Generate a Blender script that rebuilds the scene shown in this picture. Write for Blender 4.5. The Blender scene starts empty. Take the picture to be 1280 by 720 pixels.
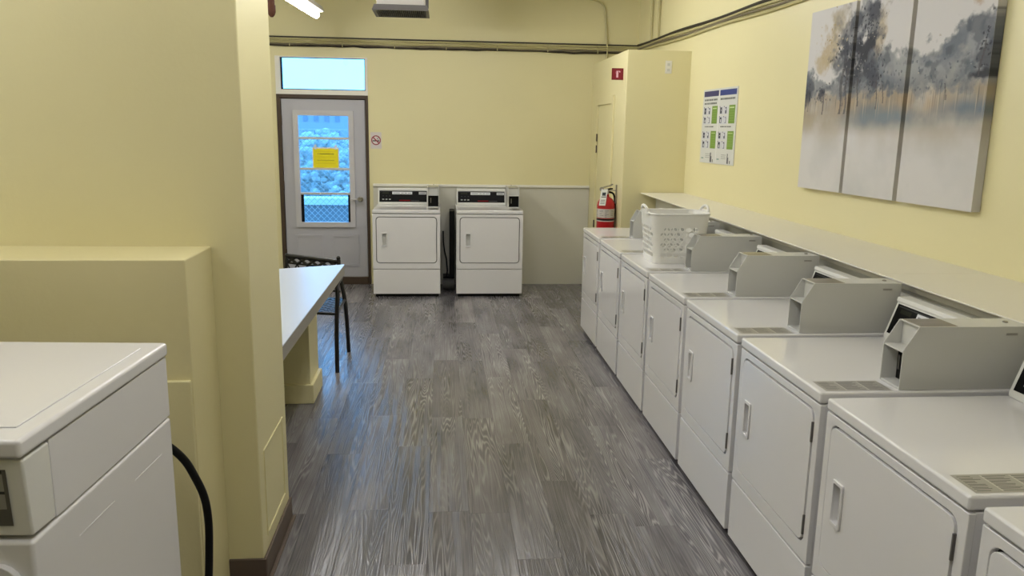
import bpy, bmesh, math, random
import numpy as np
from mathutils import Vector, Matrix

# ------------------------------------------------------------------ camera
scene = bpy.context.scene
C = scene.collection
F_PX, YAW, PITCH, ROLL, CAM_H = 982.9, .0906, .1982, .0163, 1.7352
def setup_camera():
    cy, sy, cp, sp = math.cos(YAW), math.sin(YAW), math.cos(PITCH), math.sin(PITCH)
    r = Vector((cy, -sy, 0)); f = Vector((sy*cp, cy*cp, -sp)); u = r.cross(f)
    c, s = math.cos(ROLL), math.sin(ROLL)
    r2 = c*r + s*u; u2 = -s*r + c*u
    cam = bpy.data.cameras.new('camera'); o = bpy.data.objects.new('camera', cam); C.objects.link(o)
    cam.sensor_width = 36; cam.lens = F_PX*36/1280; cam.clip_start = .02; cam.clip_end = 500
    m = Matrix((r2, u2, -f)).transposed().to_4x4(); m.translation = (0, 0, CAM_H)
    o.matrix_world = m
    scene.camera = o
setup_camera()
# ------------------------------------------------------------------ sky and exposure
world = bpy.data.worlds.new('sky'); scene.world = world; world.use_nodes = True
bg = world.node_tree.nodes['Background']
bg.inputs[0].default_value = (.125, .46, 1.0, 1); bg.inputs[1].default_value = 5.0
vs = scene.view_settings
vs.view_transform = 'Standard'; vs.look = 'None'; vs.gamma = 1; vs.exposure = 0.14
vs.use_curve_mapping = False
TUBE_L = 52.0            # radiance of every fluorescent tube

random.seed(7); rng = np.random.default_rng(7)
D = 8.85                 # back wall
CEIL = 3.16
KW = .055                # the right wall runs slightly askew of the floor boards
def wallx(y): return 2.25 + KW*(7.21 - y)

# ------------------------------------------------------------------ materials
def lin(c):
    c = [v/255 for v in c]
    return [(v/12.92 if v <= .04045 else ((v+.055)/1.055)**2.4) for v in c] + [1.0]
MATS = {}
def mat(name, rgb=(200,200,200), rough=.5, metal=0, bump=0, bscale=200, var=0, vscale=3, emit=0, spec=.5, coat=0):
    if name in MATS: return MATS[name]
    m = bpy.data.materials.new(name); m.use_nodes = True; nt = m.node_tree; n = nt.nodes; L = nt.links
    p = n['Principled BSDF']; p.inputs['Base Color'].default_value = lin(rgb)
    p.inputs['Roughness'].default_value = rough; p.inputs['Metallic'].default_value = metal
    p.inputs['Specular IOR Level'].default_value = spec; p.inputs['Coat Weight'].default_value = coat
    if emit:
        p.inputs['Emission Color'].default_value = lin(rgb); p.inputs['Emission Strength'].default_value = emit
    tc = n.new('ShaderNodeTexCoord')
    if var:
        t = n.new('ShaderNodeTexNoise'); t.inputs['Scale'].default_value = vscale; t.inputs['Detail'].default_value = 4
        L.new(tc.outputs['Object'], t.inputs['Vector'])
        mx = n.new('ShaderNodeMix'); mx.data_type = 'RGBA'; mx.inputs[6].default_value = [v*(1-var) for v in lin(rgb)[:3]]+[1]
        mx.inputs[7].default_value = [min(1, v*(1+var*.6)) for v in lin(rgb)[:3]]+[1]
        L.new(t.outputs['Fac'], mx.inputs[0]); L.new(mx.outputs[2], p.inputs['Base Color'])
    if bump:
        t = n.new('ShaderNodeTexNoise'); t.inputs['Scale'].default_value = bscale; t.inputs['Detail'].default_value = 3
        L.new(tc.outputs['Object'], t.inputs['Vector'])
        b = n.new('ShaderNodeBump'); b.inputs['Strength'].default_value = bump; b.inputs['Distance'].default_value = .004
        L.new(t.outputs['Fac'], b.inputs['Height']); L.new(b.outputs['Normal'], p.inputs['Normal'])
    MATS[name] = m; return m
def print_mat(name, rough=.5, coat=0):
    if name in MATS: return MATS[name]
    m = bpy.data.materials.new(name); m.use_nodes = True; nt = m.node_tree
    a = nt.nodes.new('ShaderNodeVertexColor'); a.layer_name = 'ink'
    p = nt.nodes['Principled BSDF']; nt.links.new(a.outputs['Color'], p.inputs['Base Color'])
    p.inputs['Roughness'].default_value = rough; p.inputs['Coat Weight'].default_value = coat
    MATS[name] = m; return m
def glass_mat(name, tint=(1,1,1), refl=.06):
    m = bpy.data.materials.new(name); m.use_nodes = True; nt = m.node_tree; n = nt.nodes; n.clear()
    o = n.new('ShaderNodeOutputMaterial'); t = n.new('ShaderNodeBsdfTransparent'); g = n.new('ShaderNodeBsdfGlossy')
    g.inputs['Roughness'].default_value = .02; t.inputs[0].default_value = (*tint, 1)
    f = n.new('ShaderNodeFresnel'); f.inputs[0].default_value = 1.45; x = n.new('ShaderNodeMixShader')
    nt.links.new(f.outputs[0], x.inputs[0]); nt.links.new(t.outputs[0], x.inputs[1]); nt.links.new(g.outputs[0], x.inputs[2])
    nt.links.new(x.outputs[0], o.inputs[0]); MATS[name] = m; return m
def plank_mat():
    m = bpy.data.materials.new('vinyl_plank'); m.use_nodes = True; nt = m.node_tree; n = nt.nodes; L = nt.links
    p = n['Principled BSDF']
    tc = n.new('ShaderNodeTexCoord'); oi = n.new('ShaderNodeObjectInfo')
    mul = n.new('ShaderNodeVectorMath'); mul.operation = 'SCALE'; mul.inputs[0].default_value = (37, 91, 13); L.new(oi.outputs['Random'], mul.inputs['Scale'])
    add = n.new('ShaderNodeVectorMath'); add.operation = 'ADD'; L.new(tc.outputs['Object'], add.inputs[0]); L.new(mul.outputs[0], add.inputs[1])
    def noise(scale, vec, detail, dist=0):
        mp = n.new('ShaderNodeMapping'); mp.inputs['Scale'].default_value = vec; L.new(add.outputs[0], mp.inputs['Vector'])
        t = n.new('ShaderNodeTexNoise'); t.inputs['Scale'].default_value = scale; t.inputs['Detail'].default_value = detail
        t.inputs['Distortion'].default_value = dist; L.new(mp.outputs[0], t.inputs['Vector']); return t
    # cathedral grain: rings of a stretched noise field
    field = noise(1.0, (8, .38, 1), 2.5, .0)
    rings = n.new('ShaderNodeMath'); rings.operation = 'MULTIPLY'; rings.inputs[1].default_value = 42; L.new(field.outputs['Fac'], rings.inputs[0])
    fr = n.new('ShaderNodeMath'); fr.operation = 'FRACT'; L.new(rings.outputs[0], fr.inputs[0])
    pp = n.new('ShaderNodeMath'); pp.operation = 'PINGPONG'; pp.inputs[1].default_value = .5; L.new(fr.outputs[0], pp.inputs[0])
    gr = n.new('ShaderNodeValToRGB'); gr.color_ramp.elements[0].position = .0; gr.color_ramp.elements[0].color = (1,1,1,1)
    gr.color_ramp.elements[1].position = .3; gr.color_ramp.elements[1].color = (0,0,0,1); L.new(pp.outputs[0], gr.inputs[0])
    fine = noise(1.0, (150, 2.2, 1), 3); blotch = noise(1.0, (7, 1.6, 1), 4)
    base = n.new('ShaderNodeValToRGB'); e = base.color_ramp.elements
    e[0].position = .25; e[0].color = lin((74,72,75)); e[1].position = .75; e[1].color = lin((130,127,131))
    L.new(blotch.outputs['Fac'], base.inputs[0])
    # each plank has a tone of its own
    tone = n.new('ShaderNodeValToRGB'); tone.color_ramp.elements[0].color = (.70,.68,.67,1); tone.color_ramp.elements[1].color = (1.22,1.19,1.16,1)
    t2 = tone.color_ramp.elements.new(.45); t2.color = (.92,.93,.95,1); L.new(oi.outputs['Random'], tone.inputs[0])
    m1 = n.new('ShaderNodeMix'); m1.data_type = 'RGBA'; m1.blend_type = 'MULTIPLY'; m1.inputs[0].default_value = 1
    L.new(base.outputs[0], m1.inputs[6]); L.new(tone.outputs[0], m1.inputs[7])
    patch = noise(1.0, (5, .7, 1), 2)
    pr = n.new('ShaderNodeMapRange'); pr.inputs[1].default_value = .42; pr.inputs[2].default_value = .68; pr.inputs[3].default_value = .12; pr.inputs[4].default_value = .75; L.new(patch.outputs['Fac'], pr.inputs[0])
    fm = n.new('ShaderNodeMath'); fm.operation = 'MULTIPLY'; L.new(gr.outputs[0], fm.inputs[0]); L.new(pr.outputs[0], fm.inputs[1])
    m2 = n.new('ShaderNodeMix'); m2.data_type = 'RGBA'; m2.inputs[7].default_value = lin((176,172,172))
    st = n.new('ShaderNodeValToRGB'); st.color_ramp.elements[0].position = .3; st.color_ramp.elements[0].color = (.72,.71,.70,1); st.color_ramp.elements[1].position = .7; st.color_ramp.elements[1].color = (1.25,1.25,1.25,1)
    L.new(fine.outputs['Fac'], st.inputs[0])
    m3 = n.new('ShaderNodeMix'); m3.data_type = 'RGBA'; m3.blend_type = 'MULTIPLY'; m3.inputs[0].default_value = 1
    L.new(m1.outputs[2], m3.inputs[6]); L.new(st.outputs[0], m3.inputs[7]); L.new(m3.outputs[2], m2.inputs[6])
    L.new(fm.outputs[0], m2.inputs[0])
    L.new(m2.outputs[2], p.inputs['Base Color']); p.inputs['Roughness'].default_value = .24; p.inputs['Specular IOR Level'].default_value = .7
    b = n.new('ShaderNodeBump'); b.inputs['Strength'].default_value = .25; b.inputs['Distance'].default_value = .002
    ad = n.new('ShaderNodeMath'); ad.operation = 'ADD'; L.new(fine.outputs['Fac'], ad.inputs[0]); L.new(gr.outputs[0], ad.inputs[1])
    L.new(ad.outputs[0], b.inputs['Height']); L.new(b.outputs['Normal'], p.inputs['Normal'])
    MATS['vinyl_plank'] = m; return m

YEL = mat('yellow_paint', (227,219,173), .38, bump=.12, bscale=60, var=.035, vscale=1.5)
YEL2 = mat('yellow_block_paint', (219,210,163), .42, bump=.35, bscale=35, var=.05, vscale=3)
CEILM = mat('ceiling_paint', (222,220,206), .7, bump=.1)
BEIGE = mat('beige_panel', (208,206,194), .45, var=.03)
WHITE = mat('white_enamel', (229,228,230), .15, spec=.5, coat=.25)
WHITE_SHEET = mat('white_sheet_metal', (226,226,222), .3)
GREY_SHEET = mat('grey_sheet_metal', (204,204,200), .35)
BLACK = mat('black_plastic', (12,12,13), .5, spec=.2)
DARK = mat('dark_gap', (24,24,23), .7)
DOORW = mat('white_door_paint', (180,180,188), .4)
BROWN = mat('brown_frame', (70,55,42), .5, var=.15)
RUBBER = mat('brown_vinyl_base', (92,78,68), .5)
TRIMW = mat('white_trim', (232,230,222), .4)
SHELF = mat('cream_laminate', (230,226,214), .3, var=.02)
COUNTER = mat('white_laminate', (210,218,232), .3, spec=.7)
COUNTER_E = mat('grey_laminate_edge', (150,146,138), .5)
IRON = mat('black_iron', (16,15,15), .35, bump=.2)
CHROME = mat('brushed_metal', (175,172,168), .28, metal=1)
PLASTIC = mat('white_basket_plastic', (248,247,243), .4)
def translucent(m, amount):
    nt = m.node_tree; n = nt.nodes; p = n['Principled BSDF']; o = [x for x in n if x.type == 'OUTPUT_MATERIAL'][0]
    t = n.new('ShaderNodeBsdfTranslucent'); t.inputs[0].default_value = p.inputs['Base Color'].default_value
    x = n.new('ShaderNodeMixShader'); x.inputs[0].default_value = amount
    nt.links.new(p.outputs[0], x.inputs[1]); nt.links.new(t.outputs[0], x.inputs[2]); nt.links.new(x.outputs[0], o.inputs[0])
translucent(PLASTIC, .1)
RED = mat('red_enamel', (176,18,28), .28)
PIPE = mat('painted_conduit', (190,182,135), .45)
CABLE_G = mat('grey_cable', (120,112,92), .55)
CABLE_D = mat('dark_cable', (48,42,34), .6)
RUST = mat('rusty_pipe', (92,52,34), .6, metal=.3, var=.3, vscale=30)
GRILL = mat('grey_heater_metal', (96,93,92), .45)
TUBE = mat('lit_tube', (251,250,250), .4, emit=TUBE_L)
FIXT = mat('fixture_housing', (188,184,172), .4)
FOIL = mat('foil_duct', (170,170,168), .3, metal=.9, bump=.4, bscale=60)
PRINT = print_mat('printed_paper', .55)
PANEL = print_mat('control_panel_print', .4); PANEL.node_tree.nodes['Principled BSDF'].inputs['Specular IOR Level'].default_value = .12
PRINTG = print_mat('printed_gloss', .3, .3)
CANVAS = print_mat('painted_canvas', .75)
GLASS = glass_mat('window_glass')
PLANK = plank_mat()

# ------------------------------------------------------------------ mesh helpers
class MB:
    def __init__(s): s.v = []; s.f = []
    def add(s, vs, fs):
        k = len(s.v); s.v += [tuple(v) for v in vs]; s.f += [tuple(i+k for i in f) for f in fs]; return s
    def box(s, x0, x1, y0, y1, z0, z1):
        v = [(x0,y0,z0),(x1,y0,z0),(x1,y1,z0),(x0,y1,z0),(x0,y0,z1),(x1,y0,z1),(x1,y1,z1),(x0,y1,z1)]
        return s.add(v, [(0,3,2,1),(4,5,6,7),(0,1,5,4),(1,2,6,5),(2,3,7,6),(3,0,4,7)])
    def prism_x(s, poly, x0, x1):            # poly of (y, z) extruded along x
        n = len(poly); v = [(x0,y,z) for y,z in poly] + [(x1,y,z) for y,z in poly]
        f = [tuple(range(n-1,-1,-1)), tuple(range(n,2*n))] + [(i,(i+1)%n,(i+1)%n+n,i+n) for i in range(n)]
        return s.add(v, f)
    def prism_z(s, poly, z0, z1):
        n = len(poly); v = [(x,y,z0) for x,y in poly] + [(x,y,z1) for x,y in poly]
        f = [tuple(range(n-1,-1,-1)), tuple(range(n,2*n))] + [(i,(i+1)%n,(i+1)%n+n,i+n) for i in range(n)]
        return s.add(v, f)
    def quad_slab(s, a, b, c, d, nrm, t):    # four corners, thickness t along nrm
        a,b,c,d = map(Vector,(a,b,c,d)); n = Vector(nrm)*t
        return s.add([a,b,c,d,a+n,b+n,c+n,d+n], [(3,2,1,0),(4,5,6,7),(0,1,5,4),(1,2,6,5),(2,3,7,6),(3,0,4,7)])
    def tube(s, pts, r, n=8, caps=True):
        pts = [Vector(p) for p in pts]; rings = []; k = len(s.v)
        rs = r if isinstance(r,(list,tuple)) else [r]*len(pts)
        up = None
        for i,p in enumerate(pts):
            t = (pts[min(i+1,len(pts)-1)] - pts[max(i-1,0)]).normalized()
            if up is None:
                up = Vector((0,0,1)) if abs(t.z) < .9 else Vector((1,0,0))
            a = t.cross(up).normalized(); up = a.cross(t).normalized()
            for j in range(n):
                w = 2*math.pi*j/n; s.v.append(tuple(p + rs[i]*(math.cos(w)*a + math.sin(w)*up)))
        for i in range(len(pts)-1):
            for j in range(n):
                s.f.append((k+i*n+j, k+i*n+(j+1)%n, k+(i+1)*n+(j+1)%n, k+(i+1)*n+j))
        if caps:
            s.f.append(tuple(k+j for j in range(n-1,-1,-1))); e = k+(len(pts)-1)*n; s.f.append(tuple(e+j for j in range(n)))
        return s
    def lathe(s, prof, cx=0, cy=0, n=20):    # prof of (r, z)
        k = len(s.v)
        for r,z in prof:
            for j in range(n):
                w = 2*math.pi*j/n; s.v.append((cx+r*math.cos(w), cy+r*math.sin(w), z))
        for i in range(len(prof)-1):
            for j in range(n): s.f.append((k+i*n+j, k+i*n+(j+1)%n, k+(i+1)*n+(j+1)%n, k+(i+1)*n+j))
        s.f.append(tuple(k+j for j in range(n-1,-1,-1))); e = k+(len(prof)-1)*n; s.f.append(tuple(e+j for j in range(n)))
        return s
    def build(s, name, m, parent=None, bevel=0, seg=2, smooth=None, loc=None):
        me = bpy.data.meshes.new(name); me.from_pydata(s.v, [], s.f); me.validate(); 
        b = bmesh.new(); b.from_mesh(me); bmesh.ops.recalc_face_normals(b, faces=b.faces); b.to_mesh(me); b.free()
        return finish(name, me, m, parent, bevel, seg, smooth, loc)
def finish(name, me, m, parent=None, bevel=0, seg=2, smooth=None, loc=None):
    me.materials.append(m)
    o = bpy.data.objects.new(name, me); C.objects.link(o)
    if parent is not None: o.parent = parent
    if loc is not None: o.location = loc
    if smooth or bevel:
        me.polygons.foreach_set('use_smooth', [True]*len(me.polygons))
    if smooth and not bevel:                       # keep creases sharper than 40 degrees
        b = bmesh.new(); b.from_mesh(me)
        for e in b.edges:
            if len(e.link_faces) == 2 and e.calc_face_angle(0) > .7: e.smooth = False
        b.to_mesh(me); b.free()
    if bevel:
        md = o.modifiers.new('bevel','BEVEL'); md.width = bevel; md.segments = seg; md.limit_method = 'ANGLE'
        md.angle_limit = .6; md.harden_normals = True
    return o
def rrect(w, h, r, cx=0, cy=0, n=5):
    p = []
    for (sx,sy,a0) in ((1,1,0),(-1,1,90),(-1,-1,180),(1,-1,270)):
        for i in range(n+1):
            a = math.radians(a0+90*i/n); p.append((cx+sx*(w/2-r)+r*math.cos(a), cy+sy*(h/2-r)+r*math.sin(a)))
    return p
def plate(loops, fn0, fn1):
    """flat plate with holes: loops[0] the outline, the rest holes; fn0/fn1 map (u,v) to the front and back point"""
    b = bmesh.new(); es = []
    for lp in loops:
        vs = [b.verts.new((u,v,0)) for u,v in lp]
        es += [b.edges.new((vs[i], vs[(i+1)%len(vs)])) for i in range(len(vs))]
    bmesh.ops.triangle_fill(b, edges=es, use_beauty=True, normal=(0,0,1))
    b.verts.index_update(); V = [(v.co.x, v.co.y) for v in b.verts]; Fc = [[v.index for v in f.verts] for f in b.faces]; b.free()
    mb = MB(); n = len(V)
    mb.v = [tuple(fn0(u,v)) for u,v in V] + [tuple(fn1(u,v)) for u,v in V]
    mb.f = [tuple(f) for f in Fc] + [tuple(i+n for i in reversed(f)) for f in Fc]
    k = 0
    for lp in loops:
        L = len(lp)
        for i in range(L): a, c = k+i, k+(i+1)%L; mb.f.append((a, c, c+n, a+n))
        k += L
    return mb
def print_mesh(name, img, fn, m, parent=None):
    """img: rows x cols x 3 (linear, row 0 at the bottom); fn(u,v) in 0..1 gives the 3-D point"""
    ny, nx = img.shape[:2]
    vs = [tuple(fn(i/nx, j/ny)) for j in range(ny+1) for i in range(nx+1)]
    fs = [(j*(nx+1)+i, j*(nx+1)+i+1, (j+1)*(nx+1)+i+1, (j+1)*(nx+1)+i) for j in range(ny) for i in range(nx)]
    me = bpy.data.meshes.new(name); me.from_pydata(vs, [], fs)
    a = me.color_attributes.new('ink', 'FLOAT_COLOR', 'CORNER')
    col = np.ones((ny*nx, 4, 4), np.float32); col[:,:,:3] = img.reshape(-1,1,3)
    a.data.foreach_set('color', col.ravel())
    return finish(name, me, m, parent)
def L3(c): return np.array(lin(c)[:3])
def blank(ny, nx, c):
    im = np.zeros((ny,nx,3)); im[:] = L3(c); return im
def fillr(im, x0, x1, y0, y1, c):            # fractions of the width and height
    ny,nx = im.shape[:2]; im[int(round(y0*ny)):max(int(round(y1*ny)),int(round(y0*ny))+1), int(round(x0*nx)):max(int(round(x1*nx)),int(round(x0*nx))+1)] = L3(c)
def empty(name, loc=(0,0,0), rz=0):
    o = bpy.data.objects.new(name, None); o.empty_display_size = .1; C.objects.link(o)
    o.location = loc; o.rotation_euler = (0,0,rz); return o
def tag(o, label=None, cat=None, group=None, kind=None):
    if label: o['label'] = label
    if cat: o['category'] = cat
    if group: o['group'] = group
    if kind: o['kind'] = kind
    return o
def struct(o, label, cat): return tag(o, label, cat, kind='structure')
def copy_tree(o, parent=None):
    c = o.copy(); C.objects.link(c); c.parent = parent
    for ch in [x for x in bpy.data.objects if x.parent == o]: copy_tree(ch, c)
    return c

# ------------------------------------------------------------------ room shell
XL, YF = -3.6, -2.6      # left wall, wall behind the camera
fl = MB().box(XL-.1, 3.1, YF-.1, D+.1, -.12, -.006).build('floor', DARK)
struct(fl, 'grey-brown wood-look vinyl plank floor', 'floor')
PW, PL = .186, 1.22
plank_me = None
def plank_box(): return MB().box(-PW/2+.0003, PW/2-.0003, -PL/2+.0004, PL/2-.0004, -.006, 0)
rest = MB()
offs = {}
ix = 0
x = -1.83
while x < 1.5:
    off = random.uniform(0, PL); y = -.2 - off
    while y < D:
        yc = y + PL/2
        y0c, y1c = max(y, -1.4), min(y+PL, D)
        if yc + PL/2 > .9:
            if plank_me is None:
                o = plank_box().build('plank', PLANK, fl, bevel=.0006, seg=1); plank_me = o.data; first = o
            else:
                o = first.copy(); C.objects.link(o)
            L_ = y1c - max(y, -1.4)
            o.location = (x, (max(y,-1.4)+y1c)/2, 0); o.scale = (1, L_/PL, 1)
        else:
            rest.box(x-PW/2, x+PW/2, max(y,YF), min(y+PL,D), -.006, 0)
        y += PL
    if -.2-off > YF: rest.box(x-PW/2, x+PW/2, YF, -.2-off, -.006, 0)
    x += PW
xe = x - PW/2; xs = -1.83 - PW/2
for (a, b) in ((XL, xs), (xe, 3.0)):
    xx = a
    while xx < b - .01:
        y = YF - random.uniform(0, PL); x1 = min(xx+PW, b)
        while y < D:
            rest.box(xx+.0005, x1-.0005, max(y,YF), min(y+PL-.001,D), -.006, 0); y += PL
        xx += PW
rp = rest.build('plank_field', PLANK, fl); rp['kind'] = 'stuff'

struct(MB().box(XL-.1, 3.1, YF-.1, D+.1, CEIL, CEIL+.1).build('ceiling', CEILM), 'flat pale ceiling', 'ceiling')
# back wall with door and transom opening
dx0, dx1, dz1, tz0, tz1 = -1.765, -.795, 2.075, 2.075, 2.47
bw = MB()
bw.box(XL-.1, dx0, D, D+.16, 0, CEIL); bw.box(dx1, 2.9, D, D+.16, 0, CEIL); bw.box(dx0, dx1, D, D+.16, tz1, CEIL)
wb = struct(bw.build('wall_back', YEL), 'yellow painted wall with the glazed door and two dryers', 'wall')
rw = MB(); ya, yb = YF-.1, D+.02
rw.prism_z([(wallx(ya),ya),(wallx(ya)+.15,ya),(wallx(yb)+.15,yb),(wallx(yb),yb)], 0, CEIL)
wr = struct(rw.build('wall_right', YEL), 'yellow painted wall behind the long dryer row', 'wall')
struct(MB().box(XL-.1, XL, YF, D, 0, CEIL).build('wall_left', YEL), 'yellow painted wall hidden behind the partition', 'wall')
struct(MB().box(XL, 3.1, YF-.1, YF, 0, CEIL).build('wall_front', YEL), 'yellow painted wall at the near end of the room', 'wall')
# partition on the left, its stub end, raised access panel and ledge
PX, PY0, PY1 = -.687, 2.845, 3.36
wp = struct(MB().box(XL, PX, PY0, PY1, 0, CEIL).build('wall_partition', YEL, bevel=.006), 'yellow partition wall ending beside the counter', 'wall')
pan = plate([rrect(.36,.36,.004,3.1,.33), rrect(.335,.335,.004,3.1,.33)], lambda u,v:(PX,u,v), lambda u,v:(PX+.004,u,v)).build('access_panel_edge', YEL, wp)
bb = MB().box(PX-.14, PX+.012, PY0-.012, PY0, 0, .1).box(PX, PX+.012, PY0, PY1, 0, .1).box(PX-.14, PX+.028, PY0-.028, PY0-.012, 0, .014).box(PX+.012, PX+.028, PY0-.012, PY1, 0, .014)
struct(bb.build('baseboard_left', RUBBER, bevel=.004), 'brown vinyl base around the partition end', 'baseboard')
LX, LY = -.815, 2.55
lg = MB().box(XL, LX, LY, PY0, 0, 1.314).box(XL, LX-.004, LY-.014, LY+.01, 0, .915)
lo = struct(lg.build('wall_ledge', YEL2, bevel=.005), 'yellow block ledge with stepped lower face, under the partition wall', 'ledge')
# wainscot on the back wall
ws = MB().box(dx1+.04, 1.66, D-.015, D, 0, 1.105)
w0 = struct(ws.build('trim_1', BEIGE), 'beige wainscot panel behind the two separate dryers', 'wainscot')
MB().box(dx1+.04, 1.66, D-.035, D, 1.105, 1.132).build('cap_rail', TRIMW, w0, bevel=.004)
# closet box at the far right
CX, CY, CZ = 1.664, 7.21, 2.46
cl = MB().box(CX, wallx(CY)+.02, CY, D, 0, CZ)
wc = struct(cl.build('wall_closet', YEL, bevel=.005), 'yellow boxed-in closet in the corner', 'wall')
dr2 = empty('door_2', (CX, 8.1, 1.05)); struct(dr2, 'narrow yellow closet door with flat casing', 'door')
cas = MB()
cas.box(-.02, 0, -.43, -.34, -1.05, 1.03).box(-.02, 0, .34, .43, -1.05, 1.03).box(-.02, 0, -.34, .34, .955, 1.03)
cas.build('casing', YEL, dr2, bevel=.003)
MB().box(-.006, 0, -.333, .333, -1.05, .945).build('door_leaf', YEL, dr2, bevel=.002)
for z in (.62, .5, -.3): MB().tube([(-.016,.336,z-.04),(-.016,.336,z+.04)], .007, 8).build('hinge', BROWN, dr2)
# ledge behind the dryer row: two cream top boards over a recessed front, slightly sloping with the wall
def zl(y): return CAM_H - wallx(y)/4.09
def xf(y):
    t = (y-2.0)/(7.2-2.0); r = 3.19*(1-t)+3.34*t
    return r*(CAM_H - zl(y))
tr = empty('trim_2', (2.2, 4, 1.1)); struct(tr, 'long cream ledge behind the dryer row', 'ledge')
def board(ya, yb):
    m = MB(); pts = [(xf(ya),ya),(wallx(ya),ya),(wallx(yb),yb),(xf(yb),yb)]
    zz = [zl(ya),zl(ya),zl(yb),zl(yb)]
    v = [(x-2.2,y-4,z-1.1-.008) for (x,y),z in zip(pts,zz)] + [(x-2.2,y-4,z-1.1) for (x,y),z in zip(pts,zz)]
    m.add(v, [(3,2,1,0),(4,5,6,7),(0,1,5,4),(1,2,6,5),(2,3,7,6),(3,0,4,7)])
    return m.build('ledge_board', SHELF, tr, bevel=.002)
board(3.305, 7.2); board(.2, 3.302)
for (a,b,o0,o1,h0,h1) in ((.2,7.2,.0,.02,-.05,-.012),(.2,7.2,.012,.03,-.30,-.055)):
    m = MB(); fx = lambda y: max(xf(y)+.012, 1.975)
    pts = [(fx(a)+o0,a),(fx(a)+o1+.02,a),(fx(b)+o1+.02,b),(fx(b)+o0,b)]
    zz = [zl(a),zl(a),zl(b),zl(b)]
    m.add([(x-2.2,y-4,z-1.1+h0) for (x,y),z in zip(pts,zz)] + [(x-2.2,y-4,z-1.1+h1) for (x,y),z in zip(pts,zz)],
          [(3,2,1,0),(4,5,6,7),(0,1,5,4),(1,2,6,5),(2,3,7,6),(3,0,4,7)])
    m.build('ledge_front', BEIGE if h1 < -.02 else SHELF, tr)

# ------------------------------------------------------------------ back door and transom
d1 = empty('door_1', (-1.28, D, 0)); struct(d1, 'white door glazed with four panes, in a brown frame', 'door')
def dm(): return MB()
ox = 1.28                                        # local x = world x + 1.28
JL, JR = dx0+ox, dx1+ox
dm().box(JL, JL+.04, -.012, .12, 0, 2.075).box(JR-.03, JR, -.012, .12, 0, 2.075).box(JL+.04, JR-.03, -.012, .12, 2.035, 2.075).build('door_frame', BROWN, d1, bevel=.003)
dm().box(JL+.03, JL+.06, .052, .12, .07, 2.05).box(JR-.05, JR-.02, .052, .12, .07, 2.05).box(JL+.03, JR-.02, .052, .12, 2.018, 2.05).build('door_stop', BROWN, d1)
dm().box(JL+.04, JR-.03, -.02, .12, 0, .084).build('threshold', BROWN, d1, bevel=.004)
DL, DR = JL+.046, JR-.036
gx0, gx1, gz0, gz1 = -1.545+ox, -1.01+ox, .70, 1.855
leaf = plate([[(DL,.08),(DR,.08),(DR,2.028),(DL,2.028)], [(gx0,gz0),(gx1,gz0),(gx1,gz1),(gx0,gz1)]], lambda u,v:(u,.01,v), lambda u,v:(u,.05,v)).build('door_leaf', DOORW, d1)
plate([rrect(gx1-gx0+.11,gz1-gz0+.11,.01,(gx0+gx1)/2,(gz0+gz1)/2), [(gx0,gz0),(gx1,gz0),(gx1,gz1),(gx0,gz1)]], lambda u,v:(u,-.014,v), lambda u,v:(u,.012,v)).build('glazing_frame', mat('white_glazing_frame',(196,195,199),.4), leaf, bevel=.004)
rows = [gz0, 1.015, 1.285, 1.615, gz1]
for z in rows[1:-1]: dm().box(gx0, gx1, .004, .04, z-.012, z+.012).build('glazing_bar', GREY_SHEET, leaf, bevel=.003)
for a,b in zip(rows[:-1], rows[1:]):
    dm().box(gx0, gx1, .026, .030, a+.012 if a>gz0 else a, b-.012 if b<gz1 else b).build('pane', GLASS, leaf)
for zz in (rows[0:2],): dm().box(gx0, gx0+.03, .016, .024, zz[0], zz[1]-.012).box(gx1-.025, gx1, .016, .024, zz[0], zz[1]-.012).build('sash_track', BLACK, leaf)
for c in (-.2, .2):
    plate([rrect(.3,.36,.006,c+.005,.38), rrect(.25,.31,.006,c+.005,.38)], lambda u,v:(u,.003,v), lambda u,v:(u,.012,v)).build('moulding', DOORW, leaf)
kn = MB().lathe([(.03,0),(.03,.008),(.012,.012),(.012,.04),(.026,.05),(.03,.065),(.022,.08)], n=16).build('door_knob', CHROME, leaf, smooth=True)
kn.rotation_euler = (math.pi/2,0,0); kn.location = (-.895+ox, .01, .96)
lv = MB().tube([(-1.0+ox,-.04,.955),(-.9+ox,-.045,.96)], .007, 8).build('lever', CHROME, leaf)
for z in (.35, 1.1, 1.8): MB().tube([(DL-.004,-.004,z-.05),(DL-.004,-.004,z+.05)], .008, 8).build('hinge', BROWN, d1)
w1 = empty('window_1', (-1.28, D, 2.27)); struct(w1, 'clear transom window above the glazed door', 'window')
h = (tz1-tz0)/2
zc = (tz0+tz1)/2 - 2.27
plate([[(JL,zc-h),(JR,zc-h),(JR,zc+h),(JL,zc+h)], [(JL+.05,zc-h+.05),(JR-.025,zc-h+.05),(JR-.025,zc+h-.012),(JL+.05,zc+h-.012)]], lambda u,v:(u,-.008,v), lambda u,v:(u,.11,v)).build('window_frame', TRIMW, w1)
plate([[(JL+.05,zc-h+.05),(JR-.025,zc-h+.05),(JR-.025,zc+h-.012),(JL+.05,zc+h-.012)], [(JL+.066,zc-h+.06),(JR-.035,zc-h+.06),(JR-.035,zc+h-.016),(JL+.066,zc+h-.016)]], lambda u,v:(u,.03,v), lambda u,v:(u,.06,v)).build('gasket', BLACK, w1)
MB().box(JL+.06, JR-.03, .042, .047, zc-h+.055, zc+h-.014).build('pane', GLASS, w1)

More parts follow.
